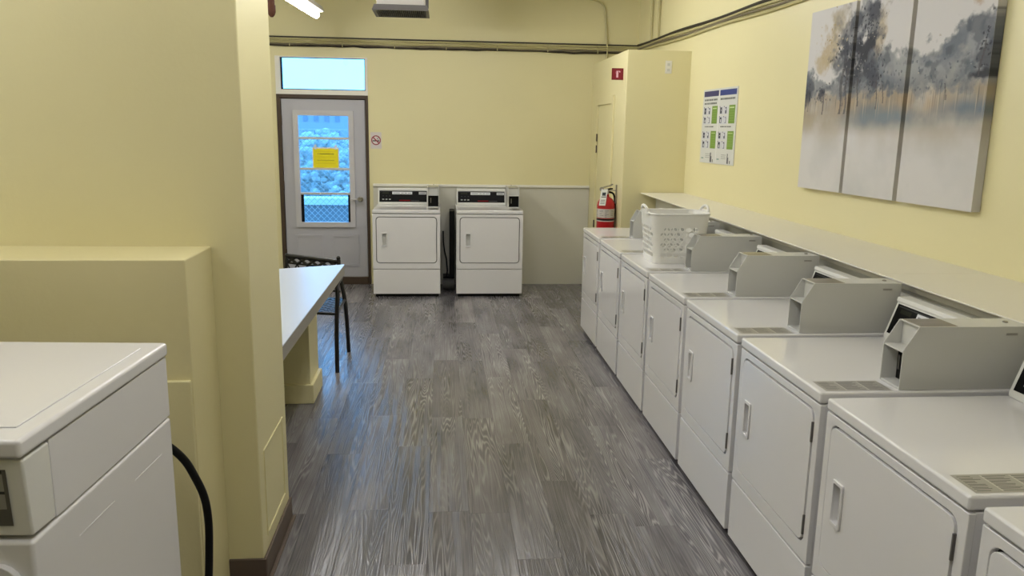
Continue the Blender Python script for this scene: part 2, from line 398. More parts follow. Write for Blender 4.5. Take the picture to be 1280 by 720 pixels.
# ------------------------------------------------------------------ dryers
HW = .347
def sticker_img():
    im = blank(30, 44, (158,155,148)); r = random.Random(3)
    for (a,b) in ((.04,.30),(.34,.64),(.68,.96)):
        y = .10
        while y < .9:
            fillr(im, a, a+(b-a)*r.uniform(.55,1), y, y+.03, (66,64,62)); y += .085
    fillr(im, .315,.325,.05,.95,(190,188,180)); fillr(im,.655,.665,.05,.95,(190,188,180))
    return im
def panel_img():
    im = blank(22, 100, (12,12,13)); 
    fillr(im,.02,.98,.93,.95,(60,60,60))
    for i in range(3): fillr(im,.065+i*.065,.105+i*.065,.16,.26,(170,172,170)); fillr(im,.07+i*.07,.09+i*.07,.5,.56,(70,70,72))
    fillr(im,.06,.2,.72,.88,(38,40,30))
    fillr(im,.27,.69,.68,.92,(222,224,228))
    for a,b in ((.29,.43),(.46,.51),(.53,.58),(.60,.67)): fillr(im,a,b,.77,.84,(110,112,130))
    fillr(im,.83,.99,.66,.92,(190,192,194)); fillr(im,.85,.96,.76,.82,(120,122,128))
    fillr(im,.42,.65,.10,.17,(120,18,22)); fillr(im,.66,.84,.08,.11,(90,90,90))
    return im
def meter_top_img():
    im = blank(24, 16, (112,104,90))
    for i in range(5): fillr(im,.10+.17*i,.17+.17*i,.08,.92,(84,76,66))
    return im
def make_dryer():
    root = empty('clothes_dryer')
    MB().box(-HW+.002, HW-.002, .018, .70, .03, .872).build('cabinet', WHITE, root, bevel=.004)
    dz0, dz1_, dxa, dxb = .366, .836, -.306, .306
    door_o = rrect(dxb-dxa, dz1_-dz0, .03, 0, (dz0+dz1_)/2)
    hole = rrect(dxb-dxa+.014, dz1_-dz0+.014, .036, 0, (dz0+dz1_)/2)
    plate([[(-HW,.300),(HW,.300),(HW,.870),(-HW,.870)], hole], lambda u,v:(u,0,v), lambda u,v:(u,.02,v)).build('front_panel', WHITE, root, bevel=.003, seg=2)
    MB().box(dxa-.02, dxb+.02, .0165, .0178, dz0-.02, dz1_+.02).build('door_gap_shade', DARK, root)  # dark sheet standing in for the shade in the groove round the door
    hx, hz = -.226, .605
    pocket = rrect(.046, .128, .006, hx, hz, 2)
    dr = plate([door_o, pocket], lambda u,v:(u,-.003,v), lambda u,v:(u,.016,v)).build('door', WHITE, root, bevel=.003, seg=2)
    hd = plate([rrect(.062,.15,.008,hx,hz,3), rrect(.044,.126,.006,hx,hz,3)], lambda u,v:(u,-.010,v), lambda u,v:(u,-.003,v)).build('handle_bezel', WHITE, dr, bevel=.002)
    MB().box(hx-.024, hx+.024, .0145, .016, hz-.066, hz+.066).build('handle_pocket', GREY_SHEET, dr)
    for z in (.43, .765): MB().box(.307, .314, -.007, .002, z-.036, z+.036).build('hinge', GRILL, dr, bevel=.002)
    MB().box(-HW, HW, .0, .02, .034, .292).build('kick_panel', WHITE, root, bevel=.003)
    MB().box(-HW+.02, HW-.02, .03, .06, .004, .03).build('toe_shade', BLACK, root)  # black bar standing in for the shade under the cabinet
    for sx in (-1, 1):
        for y in (.06, .64): MB().lathe([(.022,0),(.022,.012),(.012,.016),(.012,.03)], sx*.31, y, 10).build('foot', BLACK, root)
    top = MB().box(-HW, HW, -.004, .70, .876, .914).build('top', WHITE, root, bevel=.008, seg=3)
    st = sticker_img()
    im = st
    print_mesh('label_sticker', np.transpose(im,(1,0,2))[:, ::-1], lambda u,v:(.231+u*.10, .022+v*.225, .9146), PRINTG, top)
    # console with sloped black control panel
    cx0, cx1 = -HW+.012, HW-.138
    con = MB().prism_x([(.600,.914),(.600,.930),(.645,1.066),(.640,1.072),(.644,1.088),(.70,1.088),(.70,.914)], cx0, cx1).build('console', WHITE_SHEET, root, bevel=.003)
    s0, s1 = (.6035,.9405), (.6432,1.0605)
    nx, nz = -.0014, .0004
    print_mesh('control_panel', panel_img(), lambda u,v:(cx0+.016+u*(cx1-cx0-.026), s0[0]+v*(s1[0]-s0[0])+nx, s0[1]+v*(s1[1]-s0[1])+nz), PANEL, con)
    # coin meter: sheet-metal shell with a recessed slot
    mx0, mx1, t = HW-.133, HW-.015, .004
    mt = MB()
    side = [(.27,.9145),(.27,1.046),(.318,1.128),(.70,1.128),(.70,.9145)]
    mt.prism_x(side, mx0, mx0+t); mt.prism_x(side, mx1-t, mx1)
    mt.box(mx0+t, mx1-t, .318, .70, 1.124, 1.128)
    mt.box(mx0+t, mx1-t, .272, .345, 1.040, 1.046); mt.box(mx0+t, mx1-t, .272, .70, .9145, .922)
    mt.box(mx0+t, mx1-t, .33, .345, 1.046, 1.124); mt.box(mx0+t, mx1-t, .66, .70, .922, 1.124)
    me = mt.build('coin_meter', GREY_SHEET, root, bevel=.0012, seg=1)
    MB().box(mx0+t+.001, mx1-t-.001, .325, .335, .922, 1.040).build('coin_slot_panel', BLACK, me)
    MB().box(mx0+.03, mx0+.036, .312, .325, .96, 1.01).build('coin_slot', CHROME, me)
    print_mesh('instruction_plate', meter_top_img(), lambda u,v:(mx0+.006+u*(mx1-mx0-.012), .325+v*.13, 1.1286), PRINTG, me)
    MB().lathe([(.009,0),(.009,.004),(.004,.006)], 0, 0, 10).build('lock', CHROME, me, loc=(mx0+.06,.655,1.128))
    MB().box(mx1-.0005, mx1+.0006, .62, .66, 1.098, 1.106).build('maker_plate', CHROME, me)
    return root
proto = make_dryer()
GR = 'coin dryers in the long row'
row_labels = ['white coin dryer nearest the yellow closet and fire extinguisher',
    'white coin dryer second from the yellow closet in the long row',
    'white coin dryer with the laundry basket standing on its top',
    'white coin dryer fourth from the closet, next to the one under the basket',
    'white coin dryer fifth from the yellow closet, beside the first canvas panel',
    'white coin dryer sixth from the yellow closet in the long row',
    'white coin dryer seventh from the yellow closet in the long row',
    'white coin dryer at the end of the row farthest from the closet']
for i, lb in enumerate(row_labels):
    o = proto if i == 0 else copy_tree(proto)
    o.location = (1.230, 6.7311 - .7394*i - HW, 0); o.rotation_euler = (0,0,-math.pi/2)
    tag(o, lb, 'dryer', GR)
for xx, lb in ((-.364,'white coin dryer on the beige wainscot beside the glazed door'), (.497,'white coin dryer on the beige wainscot, between dark gap and closet')):
    o = copy_tree(proto); o.location = (xx, 8.135, 0); o.rotation_euler = (0,0,0)
    tag(o, lb, 'dryer', 'coin dryers on the back wall')

# things between and behind the two dryers
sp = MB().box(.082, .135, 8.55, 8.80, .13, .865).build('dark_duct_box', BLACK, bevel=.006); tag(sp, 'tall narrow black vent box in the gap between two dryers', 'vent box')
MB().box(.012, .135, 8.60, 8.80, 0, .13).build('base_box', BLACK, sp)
mb = MB(); n = 28
ppts = [(.008+.128*i/n, 8.50, .066) for i in range(n+1)]
mb.tube(ppts, [.058+.007*(i%2) for i in range(n+1)], 14)
tag(mb.build('flexible_duct', FOIL, smooth=True), 'silver corrugated vent hose on the floor between two dryers', 'vent hose')
cord = [(.014,8.75,.62),(.016,8.72,.50),(.03,8.70,.40),(.05,8.66,.32),(.06,8.6,.20),(.05,8.55,.14)]
tag(MB().tube(cord, .008, 8).build('power_cord', BLACK, smooth=True), 'black power cord hanging between two dryers', 'cord')

# ------------------------------------------------------------------ washing machine on the left
def make_washer():
    w = empty('washing_machine', (-.833, 1.545, 0), -math.radians(3.2))
    W, Dp = .68, .722                                   # local: x from -W to 0, y from 0 to Dp
    MB().box(-W, 0, .004, Dp, .03, .896).build('cabinet', WHITE, w, bevel=.010, seg=3)
    MB().box(-W, -.001, .10, Dp-.002, .900, 1.078).build('upper_cabinet', WHITE, w, bevel=.003)
    cp = MB().prism_x([(.010,.905),(.0,1.076),(.098,1.076),(.098,.902)], -W, 0).build('control_fascia', WHITE_SHEET, w, bevel=.006, seg=3)
    im = blank(60, 40, (92,90,82))
    for (a,b,c,d) in ((.05,.95,.62,.92),(.05,.95,.30,.56)): fillr(im,a,b,c,d,(150,148,138))
    fillr(im,.05,.95,.93,.98,(20,20,20)); fillr(im,.05,.95,.57,.61,(25,25,25)); fillr(im,.15,.7,.34,.52,(120,118,110)); fillr(im,.6,.75,.38,.42,(30,30,30))
    for i in range(4): fillr(im,.05,.6+.1*(i%3),.05+.06*i,.08+.06*i,(30,30,30))
    print_mesh('control_label', im, lambda u,v:(-.20+u*.165, .0090-v*.0065-.0025, .930+v*.125), PRINTG, cp)
    MB().box(-W-.004, .004, -.010, Dp+.004, 1.080, 1.12).build('lid', WHITE, w, bevel=.010, seg=3)
    MB().box(-W+.04, -.04, .06, Dp-.07, 1.1195, 1.1235).build('lid_panel', WHITE, w, bevel=.003)
    dr = plate([rrect(W-.05,.50,.05,-W/2,.60), rrect(.07,.12,.02,-.62+W/2-.25,.60)], lambda u,v:(u,-.012,v), lambda u,v:(u,.004,v)).build('door', WHITE, w, bevel=.004)
    MB().box(-W+.02,-.02,-.004,.004,.05,.33).build('kick_panel', WHITE, w, bevel=.004)
    for y in (.18, .47): MB().box(-.001, .0009, y, y+.17, .81, .814).build('side_rib', WHITE, w)
    for x in (-W+.06, -.06):
        for y in (.06, Dp-.06): MB().lathe([(.024,0),(.024,.012),(.012,.016),(.012,.03)], x, y, 10).build('foot', BLACK, w)
    tag(w, 'white front-loading washing machine in front of the yellow ledge', 'washing machine')
make_washer()
hz = [(-.90,2.33,.80),(-.86,2.38,.765),(-.815,2.41,.70),(-.785,2.42,.63),(-.763,2.425,.56),(-.755,2.425,.48),(-.757,2.42,.38),(-.765,2.41,.25),(-.785,2.39,.10),(-.84,2.36,.016)]
def smooth_pts(p, n=6):
    p = [Vector(q) for q in p]; out = []
    for i in range(len(p)-1):
        a,b,c,d = p[max(i-1,0)],p[i],p[i+1],p[min(i+2,len(p)-1)]
        for k in range(n):
            t = k/n; out.append(.5*((2*b)+(c-a)*t+(2*a-5*b+4*c-d)*t*t+(3*b-a-3*c+d)*t**3))
    return out + [p[-1]]
tag(MB().tube(smooth_pts(hz), .0125, 10).build('drain_hose', BLACK, smooth=True), 'black rubber hose looping down behind the washing machine', 'hose')

# ------------------------------------------------------------------ counter and patio chair
ct = empty('counter', (-1.2, 4.5, 0)); tag(ct, 'white laminate counter on a yellow pedestal beside the partition', 'counter')
cpoly = [(.497,1.20),(.03,1.0),(-.85,.62),(-.85,-1.12),(.48,-1.12)]
MB().prism_z(cpoly, .756, .762).build('top', COUNTER, ct)
MB().prism_z([(x*.998,y*.999) for x,y in cpoly], .690, .756).build('edge_band', COUNTER_E, ct)
ped = MB().box(-.55, .365, .39, .72, 0, .69).build('pedestal', YEL, ct, bevel=.004)
MB().box(-.56, .385, .37, .74, 0, .125).build('plinth', YEL, ped, bevel=.005)
def make_chair():
    FR, RR, RL, FL_ = (-.753,5.542), (-.748,6.041), (-1.25,6.17), (-1.235,5.66)
    root = empty('patio_chair', (-1.0, 5.85, 0)); off = Vector((-1.0,5.85,0))
    def pt(xy, z, dx=0, dy=0): return Vector((xy[0]+dx, xy[1]+dy, z)) - off
    for q,s in ((FR,1),(FL_,-1)):
        MB().tube(smooth_pts([pt(q,0,0,-.01),pt(q,.22),pt(q,.43,s*.006),pt(q,.56,s*.012,.02),pt(q,.625,s*.0,.08)],4), .0155, 8).build('front_leg', IRON, root, smooth=True)
    for q,s in ((RR,1),(RL,-1)):
        MB().tube(smooth_pts([pt(q,0,s*.015,.03),pt(q,.25,s*.01,.0),pt(q,.43,0,-.02),pt(q,.60,-s*.03,.0),pt(q,.735,-s*.045,.02)],4), .0155, 8).build('rear_leg', IRON, root, smooth=True)
    arms = ((FR,RR,1),(FL_,RL,-1))
    for f,r,s in arms:
        MB().tube(smooth_pts([pt(f,.625,0,.08),pt(f,.637,s*.008,.16),pt(r,.64,0,-.16),pt(r,.635,-s*.03,-.005)],4), .014, 8).build('armrest', IRON, root, smooth=True)
        MB().tube([pt(f,.43),pt(r,.43)], .011, 8).build('seat_rail', IRON, root)
    MB().tube([pt(FR,.43),pt(FL_,.43)], .011, 8).build('seat_rail', IRON, root)
    MB().tube([pt(RR,.43),pt(RL,.43)], .011, 8).build('seat_rail', IRON, root)
    A,B_,Cc,Dd = pt(FR,.433),pt(RR,.433),pt(RL,.433),pt(FL_,.433)
    def bil(u,v): return (A*(1-u)+B_*u)*(1-v) + (Dd*(1-u)+Cc*u)*v
    m = MB(); k = 7
    for i in range(-k+1, k):
        for sgn in (0,1):
            a0, a1 = max(0,i)/k, min(k,k+i)/k; b0, b1 = max(0,-i)/k, min(k,k-i)/k
            p, q = (a0,b0), (a1,b1)
            if sgn: p, q = (a0,1-b0), (a1,1-b1)
            if abs(p[0]-q[0]) < 1e-3: continue
            P,Q = bil(*p), bil(*q); d = (Q-P).normalized(); s = Vector((-d.y,d.x,0))*.0085; z = Vector((0,0,.002+.002*sgn))
            m.quad_slab(P-s+z, P+s+z, Q+s+z, Q-s+z, (0,0,1), .003)
    m.build('seat_lattice', IRON, root)
    R0,R1 = pt(RR,.735,-.045,.02), pt(RL,.735,.045,.02)
    def br(u,z): p = R0.lerp(R1,u); p.z = z + .024*u - .012; return p
    MB().tube([br(u,.735) for u in np.linspace(0,1,13)], .017, 8).build('top_rail', IRON, root, smooth=True)
    MB().tube([br(u,.68) for u in np.linspace(.01,.99,13)], .008, 8).build('cross_rail', IRON, root, smooth=True)
    MB().tube([br(u,.50) for u in np.linspace(-.02,1.02,13)], .010, 8).build('lower_rail', IRON, root, smooth=True)
    m = MB()
    for i in range(5):
        a,b = i/5,(i+1)/5
        m.tube([br(a,.68),br((a+b)/2,.708),br(b,.735)], .011, 6); m.tube([br(a,.735),br((a+b)/2,.708),br(b,.68)], .011, 6)
        m.tube([br(a,.50),br(b,.68)], .006, 6); m.tube([br(a,.68),br(b,.50)], .006, 6)
    m.build('back_lattice', IRON, root)
    for e in (R0,R1): MB().lathe([(.004,-.018),(.013,-.012),(.017,0),(.013,.012),(.004,.018)], 0,0,10).build('finial', IRON, root, smooth=True, loc=e+Vector((0,0,.014)))
    tag(root, 'black wrought-iron patio chair with lattice seat, pushed under the counter', 'chair')
make_chair()

# ------------------------------------------------------------------ laundry basket
def make_basket():
    cx, cy, z0, H = 1.505, 4.985, .9145, .318
    root = empty('laundry_basket', (cx, cy, z0)); tag(root, 'white plastic laundry basket with oval holes, on a dryer', 'basket')
    hw0, hd0, hw1, hd1 = .165, .145, .19, .17          # half sizes at base and rim
    def perim(hw, hd, r, s):                            # s in 0..1 round the rounded rectangle, starting mid front
        a, b = hw-r, hd-r; q = math.pi*r/2; seg = [a,q,2*b,q,2*a,q,2*b,q,a]; T = sum(seg); d = s*T
        pos = [((0,-hd),(1,0)),None,((hw,-b),(0,1)),None,((a,hd),(-1,0)),None,((-hw,b),(0,-1)),None,((-a,-hd),(1,0))]
        cen = {1:(a,-b,-90),3:(a,b,0),5:(-a,b,90),7:(-a,-b,180)}
        for i,l in enumerate(seg):
            if d <= l + 1e-9 or i == 8:
                if i in cen:
                    c = cen[i]; w = math.radians(c[2]+90*d/l); return c[0]+r*math.cos(w), c[1]+r*math.sin(w)
                (px,py),(ux,uy) = pos[i]; return px+ux*d, py+uy*d
            d -= l
    def S(s, t):
        s %= 1.0; x0,y0 = perim(hw0,hd0,.05,s); x1,y1 = perim(hw1,hd1,.055,s)
        return Vector((x0*(1-t)+x1*t, y0*(1-t)+y1*t, H*t))
    m = MB(); NC = 28; rows = 6
    def grid(s0,s1,t0,t1,nu=2,nv=1):
        v = [S(s0+(s1-s0)*i/nu, t0+(t1-t0)*j/nv) for j in range(nv+1) for i in range(nu+1)]
        m.add(v, [(j*(nu+1)+i, j*(nu+1)+i+1, (j+1)*(nu+1)+i+1, (j+1)*(nu+1)+i) for j in range(nv) for i in range(nu)])
    def cell(s0,s1,t0,t1):
        n = 16; o = []; inn = []
        sq = [(1,k/2-1) for k in range(4)] + [(1-k/2,1) for k in range(4)] + [(-1,1-k/2) for k in range(4)] + [(k/2-1,-1) for k in range(4)]
        for c, q in sq:
            w = math.atan2(q, c)
            o.append(S((s0+s1)/2+(s1-s0)/2*c, (t0+t1)/2+(t1-t0)/2*q))
            inn.append(S((s0+s1)/2+(s1-s0)/2*.86*math.cos(w), (t0+t1)/2+(t1-t0)/2*.85*math.sin(w)))
        m.add(o+inn, [(i,(i+1)%n,(i+1)%n+n,i+n) for i in range(n)])
    t_lo, t_hi = .12, .74
    for j in range(NC*2): grid(j/NC/2,(j+1)/NC/2,0,t_lo,2,2); grid(j/NC/2,(j+1)/NC/2,t_hi,1,2,2)
    corner = {3,4,10,11,17,18,24,25}
    for r in range(rows):
        a,b = t_lo+(t_hi-t_lo)*r/rows, t_lo+(t_hi-t_lo)*(r+1)/rows; off = .5/NC*(r%2)
        for j in range(NC):
            s0 = j/NC + off
            mid = ((s0+.5/NC) % 1.0)*NC
            nearc = any(abs(mid-c) < .8 or abs(mid-c-NC) < .8 for c in (3.7,10.5,17.6,24.4))
            if nearc: grid(s0, s0+1/NC, a, b, 4, 4)
            else: cell(s0, s0+1/NC, a, b)
    wl = m.build('basket_wall', PLASTIC, root, smooth=False)
    b = bmesh.new(); b.from_mesh(wl.data); bmesh.ops.remove_doubles(b, verts=b.verts, dist=.0004); b.to_mesh(wl.data); b.free()
    md = wl.modifiers.new('thickness','SOLIDIFY'); md.thickness = .005
    MB().prism_z([(x,y) for x,y in rrect(2*hw0,2*hd0,.05)], 0, .004).build('basket_floor', PLASTIC, root)
    rim = MB(); N = 64; o0 = []; 
    pts = []
    for i in range(N+1):
        p = S(i/N,1); lift = 0
        pts.append(p + Vector((0,0,-.002)))
    rim.tube(pts[:-1]+[pts[0]], .0065, 8, caps=False); rim.build('rim', PLASTIC, root, smooth=True)
    for sx in (-1,1):                                   # arched grip at either end
        x = sx*(hw1+.004)
        arc = [Vector((x+sx*.012*math.sin(a), -.075*math.cos(a), H+.042*math.sin(a))) for a in np.linspace(0,math.pi,15)]
        arc = [Vector((x,-.105,H-.004))] + arc + [Vector((x,.105,H-.004))]
        hb = MB()
        for i in range(len(arc)-1):
            hb.tube([arc[i],arc[i+1]], .009, 8)
        hb.build('handle', PLASTIC, root, smooth=True)
        plate([rrect(.15,.03,.012,0,H+.003,3)], lambda u,v:(x+sx*.004,u,v), lambda u,v:(x+sx*.007,u,v)).build('grip_web', PLASTIC, root)
make_basket()

# ------------------------------------------------------------------ wall art: three painted canvases
def fbm(ny, nx, s, seed, octv=5):
    r = np.random.default_rng(seed); out = np.zeros((ny,nx)); amp = 1; tot = 0
    for o in range(octv):
        gy, gx = int(ny/s*2**o)+3, int(nx/s*2**o)+3; g = r.random((gy,gx))
        yy = np.linspace(0,gy-2.001,ny); xx = np.linspace(0,gx-2.001,nx)
        y0,x0 = yy.astype(int), xx.astype(int); fy,fx = (yy-y0)[:,None],(xx-x0)[None]
        fy = fy*fy*(3-2*fy); fx = fx*fx*(3-2*fx)
        a,b,c,d = g[np.ix_(y0,x0)],g[np.ix_(y0,x0+1)],g[np.ix_(y0+1,x0)],g[np.ix_(y0+1,x0+1)]
        out += amp*((a*(1-fx)+b*fx)*(1-fy)+(c*(1-fx)+d*fx)*fy); tot += amp; amp *= .55
    return out/tot
def painting():
    ny, nx = 218, 306
    im = blank(ny, nx, (206,204,204)); T = (np.arange(ny)+.5)/ny; X = (np.arange(nx)+.5)/nx*3
    XX, TT = np.meshgrid(X, T)
    f1, f2, f3, f4 = fbm(ny,nx,40,1), fbm(ny,nx,18,2), fbm(ny,nx,70,3), fbm(ny,nx,10,4)
    def blend(mask, c):
        m = np.clip(mask,0,1)[...,None]; im[:] = im*(1-m) + L3(c)*m
    def band(c, w): return np.exp(-((TT-c)/w)**2)
    sm = lambda a,b,x: np.clip((x-a)/(b-a),0,1)
    sn = lambda f: (f-f.mean())/f.std()
    n1,n2,n3,n4 = sn(f1),sn(f2),sn(f3),sn(f4)
    blend(band(.33,.11)*(.50+.25*n3), (184,176,162)); blend(sm(.30,.42,TT)*sm(.60,.52,TT)*(.85+.15*n1), (150,140,124)); blend(band(.47,.05)*(.30+.30*n2), (178,156,128))
    blend(band(.40,.045)*sm(.7,1.3,XX)*(.6+.3*n1), (124,134,142)); blend(band(.38,.05)*sm(.9,.2,XX)*(.5+.3*n1), (166,154,130))
    blend(band(.43,.04)*sm(2.3,2.7,XX)*(.6+.3*n3), (104,118,132)); blend(band(.44,.04)*sm(.9,1.2,XX)*sm(2.0,1.5,XX)*(.6+.3*n3), (108,120,130))
    def mass(cx, cy, rx, ry, c, a=.9, rag=.42, n=None):   # a ragged wash of paint
        n = n2 if n is None else n
        d = np.hypot((XX-cx)/rx, (TT-cy)/ry) + rag*.40*n + rag*.40*n4
        blend(a*sm(1.15,.55,d), c)
    # hazy tree line across the panels
    top = np.where(XX > 1.2, .735 + .03*np.sin(XX*5.2+1.0) + .10*sm(2.45,3.0,XX), .665 - .06*sm(.1,.5,XX)) + .022*n2 + .012*n4
    low = .515 + .012*n2 + .012*n4
    tl = sm(-.005,.035,top-TT)*sm(-.01,.03,TT-low)
    blend(tl*.85, (134,138,144)); blend(tl*sm(-.1,1.0,n1)*.8, (96,104,116)); blend(tl*sm(.2,1.3,n3)*.6, (158,160,160)); blend(tl*sm(.62,.53,TT)*.55, (82,88,98)); blend(tl*sm(.5,1.3,n2)*.6, (72,78,90)); blend(tl*sm(.6,1.4,-n2)*.35, (170,168,162))
    mass(2.92,.64,.16,.06,(62,66,76),.8); mass(2.90,.565,.2,.022,(42,44,52),.9); mass(2.80,.875,.08,.03,(172,146,124),.8); mass(2.93,.75,.14,.06,(86,92,104),.8)
    # the big tree over the first two panels
    mass(.55,.80,.26,.11,(176,158,124),.8); mass(.36,.71,.17,.06,(182,166,134),.75); mass(.72,.90,.25,.08,(168,156,132),.75); mass(1.42,.82,.14,.13,(178,160,128),.75)
    mass(.92,.82,.30,.12,(118,120,126),.85); mass(1.18,.90,.28,.12,(108,112,120),.85); mass(1.15,.70,.34,.13,(86,90,100),.85); mass(.86,.70,.26,.10,(94,98,106),.85)
    mass(1.20,.75,.20,.065,(40,42,52),.9); mass(.97,.68,.16,.06,(52,54,64),.85); mass(1.12,.62,.26,.05,(58,62,72),.85); mass(.84,.76,.14,.06,(60,64,74),.8); mass(1.36,.62,.14,.075,(62,66,78),.85)
    mass(1.3,.93,.14,.045,(58,62,74),.8); mass(1.0,.90,.12,.05,(66,70,82),.75); mass(1.45,.58,.12,.04,(72,74,84),.8); mass(.06,.575,.13,.06,(66,72,84),.85); mass(.03,.52,.1,.04,(52,56,66),.85); mass(.41,.54,.15,.035,(62,64,72),.85)
    r = np.random.default_rng(11)
    def dabs(n, cx, cy, sx, sy, cols, size, alpha=.8):
        for _ in range(n):
            x,t = r.normal(cx,sx), r.normal(cy,sy); a,b = r.uniform(.4,1)*size, r.uniform(.4,1)*size*.6
            c = cols[r.integers(len(cols))]; th = r.uniform(0,3.14)
            dx, dy = (XX-x)*.5/1.09, (TT-t); u = dx*math.cos(th)+dy*math.sin(th); v = -dx*math.sin(th)+dy*math.cos(th)
            blend(alpha*np.clip(1.6-1.6*((u/a)**2+(v/b)**2),0,1), c)
    dk = [(44,46,56),(58,62,74),(36,38,48)]; lt = [(150,152,154),(176,170,160),(132,136,142)]
    dabs(90,1.0,.72,.22,.09,dk,.013); dabs(60,1.25,.88,.12,.05,dk,.011); dabs(30,1.05,.76,.22,.08,lt,.008); dabs(35,.42,.55,.10,.03,dk,.011); dabs(25,.05,.56,.06,.04,dk,.012)
    dabs(40,1.45,.62,.1,.05,dk,.011); dabs(12,2.3,.62,.4,.05,lt,.010); dabs(50,2.3,.58,.4,.04,[(84,90,102),(100,106,116)],.013); dabs(25,2.9,.68,.06,.05,dk,.012); dabs(40,.5,.80,.15,.06,[(166,148,112),(190,176,148)],.013)
    def trunk(x, t0, t1, w, c):
        blend((np.abs(XX-x-.02*np.sin(TT*30)) < w)*(TT>t0)*(TT<t1)*.75, c)
    for x,t0,t1,w in ((.44,.42,.54,.014),(.84,.42,.66,.028),(.94,.42,.66,.018),(1.50,.44,.58,.012),(1.62,.47,.56,.01),(.07,.44,.52,.012),(2.9,.56,.70,.012),(1.12,.46,.6,.014),(2.5,.47,.54,.008)): trunk(x,t0,t1,w,(78,76,80))
    streak = np.repeat(np.random.default_rng(5).random((1,nx)),ny,0)
    blend(band(.485,.04)*sm(.78,.95,streak)*.5, (96,92,92)); blend(band(.46,.05)*sm(.14,0,streak)*.5, (206,190,164))
    blend(sm(.34,.14,TT)*.75, (208,205,203)); blend(sm(.36,.2,TT)*(.12+.12*n3), (172,176,176))
    return np.clip(im,0,1)
art = painting()
cz0, cz1 = 1.40, 2.487
ys = [(5.006,4.512),(4.478,3.995),(3.958,3.402)]
labels = ['painted canvas panel with tan tree and dark trunks, beside the poster', 'middle painted canvas panel, with the tallest dark tree crown', 'painted canvas panel with hazy blue tree line, farthest from the poster']
for k,(yA,yB) in enumerate(ys):
    a0 = wallx(yA)-.004; a1 = wallx(yB)-.004; T_ = .042
    root = empty('canvas_panel', ((a0+a1)/2, (yA+yB)/2, (cz0+cz1)/2)); org = Vector(root.location)
    sub = art[:, k*102:(k+1)*102]
    def pt(u, v, d, yA=yA, yB=yB, org=org):
        y = yA+(yB-yA)*u; return Vector((wallx(y)-.004-d, y, cz0+(cz1-cz0)*v)) - org
    mb = MB(); q = [pt(0,0,.0),pt(1,0,.0),pt(1,1,.0),pt(0,1,.0),pt(0,0,T_-.0008),pt(1,0,T_-.0008),pt(1,1,T_-.0008),pt(0,1,T_-.0008)]
    mb.add(q, [(0,1,2,3),(7,6,5,4),(0,4,5,1),(1,5,6,2),(2,6,7,3),(3,7,4,0)])
    mb.build('stretched_canvas', mat('canvas_edge',(196,186,168),.8), root)
    print_mesh('painting', sub, lambda u,v: pt(u,v,T_), CANVAS, root)
    edge = sub[:, -5:].mean(1, keepdims=True)*.9
    print_mesh('painted_edge', np.repeat(edge,2,1), lambda u,v: pt(1,v,T_*(1-u)) + Vector((0,-.0006,0)), CANVAS, root)
    tag(root, labels[k], 'wall art', 'three-part painting on the yellow wall')

# ------------------------------------------------------------------ poster and signs
def poster_img():
    im = blank(123, 142, (206,207,202)); r = random.Random(4)
    for (x0,x1,hc,dy) in ((.03,.47,(58,56,98),0),(.51,.97,(46,62,128),0)):
        w = x1-x0
        fillr(im,x0,x1,.90,.975,hc)
        def text(a,b,y,h,c=(70,72,70)):
            xx = a
            while xx < b:
                l = r.uniform(.02,.05); fillr(im,xx,min(xx+l,b),y,y+h,c); xx += l+.008
        text(x0+.02,x1-.03,.845,.022,(88,92,88)); text(x0+.02,x1-.05,.80,.02,(88,92,88)) if x0 < .3 else None
        for base in (.53,.20):
            top = base+.25
            for i in range(2):
                for j in range(2):
                    a = x0+.01+i*w*.27; b = base+j*.125
                    fillr(im,a,a+w*.23,b,b+.105,(196,198,206))
                    fillr(im,a+w*.04*(1+i),a+w*.16,b+.015,b+.09,(50,54,70)); fillr(im,a+w*.08,a+w*.13,b+.02+.03*j,b+.06+.02*i,(216,218,222))
                    fillr(im,a,a+.014,b+.09,b+.107,(40,42,50))
            g0,g1 = x0+w*.60, x1-.01
            fillr(im,g0,g1,base+.005,top-.01,(112,146,56)); fillr(im,g0+.02,g1-.03,top-.045,top-.035,(190,210,150))
            for q in range(5): fillr(im,g0+.015,g1-.02,base+.04+q*.032,base+.046+q*.032,(128,160,78))
        text(x0+.06,x1-.10,.485,.018,(96,98,94))
        for q in range(3): text(x0+.14,x0+.27,.125-.025*q,.006,(140,140,136))
        fillr(im,x0+w*.66,x0+w*.72,.015,.15,(56,58,66)); fillr(im,x0+w*.72,x0+w*.76,.02,.10,(96,98,102)); fillr(im,x0+w*.82,x0+w*.86,.02,.06,(80,84,78))
        fillr(im,x0+.01,x0+.08,.055,.075,(120,150,140))
    fillr(im,.484,.492,.02,.98,(236,238,236))
    return im
yA, yB, za, zb = 6.845, 6.138, 1.485, 2.10
po = empty('instruction_poster', (wallx(6.49), 6.49, (za+zb)/2)); og = Vector(po.location)
tag(po, 'laundry instruction poster with blue headers and green boxes on yellow wall', 'poster')
def ppt(u,v,d): y = yA+(yB-yA)*u; return Vector((wallx(y)-d, y, za+(zb-za)*v)) - og
m = MB(); m.add([ppt(0,0,.001),ppt(1,0,.001),ppt(1,1,.001),ppt(0,1,.001),ppt(0,0,.005),ppt(1,0,.005),ppt(1,1,.005),ppt(0,1,.005)], [(0,1,2,3),(7,6,5,4),(0,4,5,1),(1,5,6,2),(2,6,7,3),(3,7,4,0)])
m.build('backing_board', TRIMW, po); print_mesh('print', poster_img(), lambda u,v: ppt(u,v,.0056), PRINT, po)
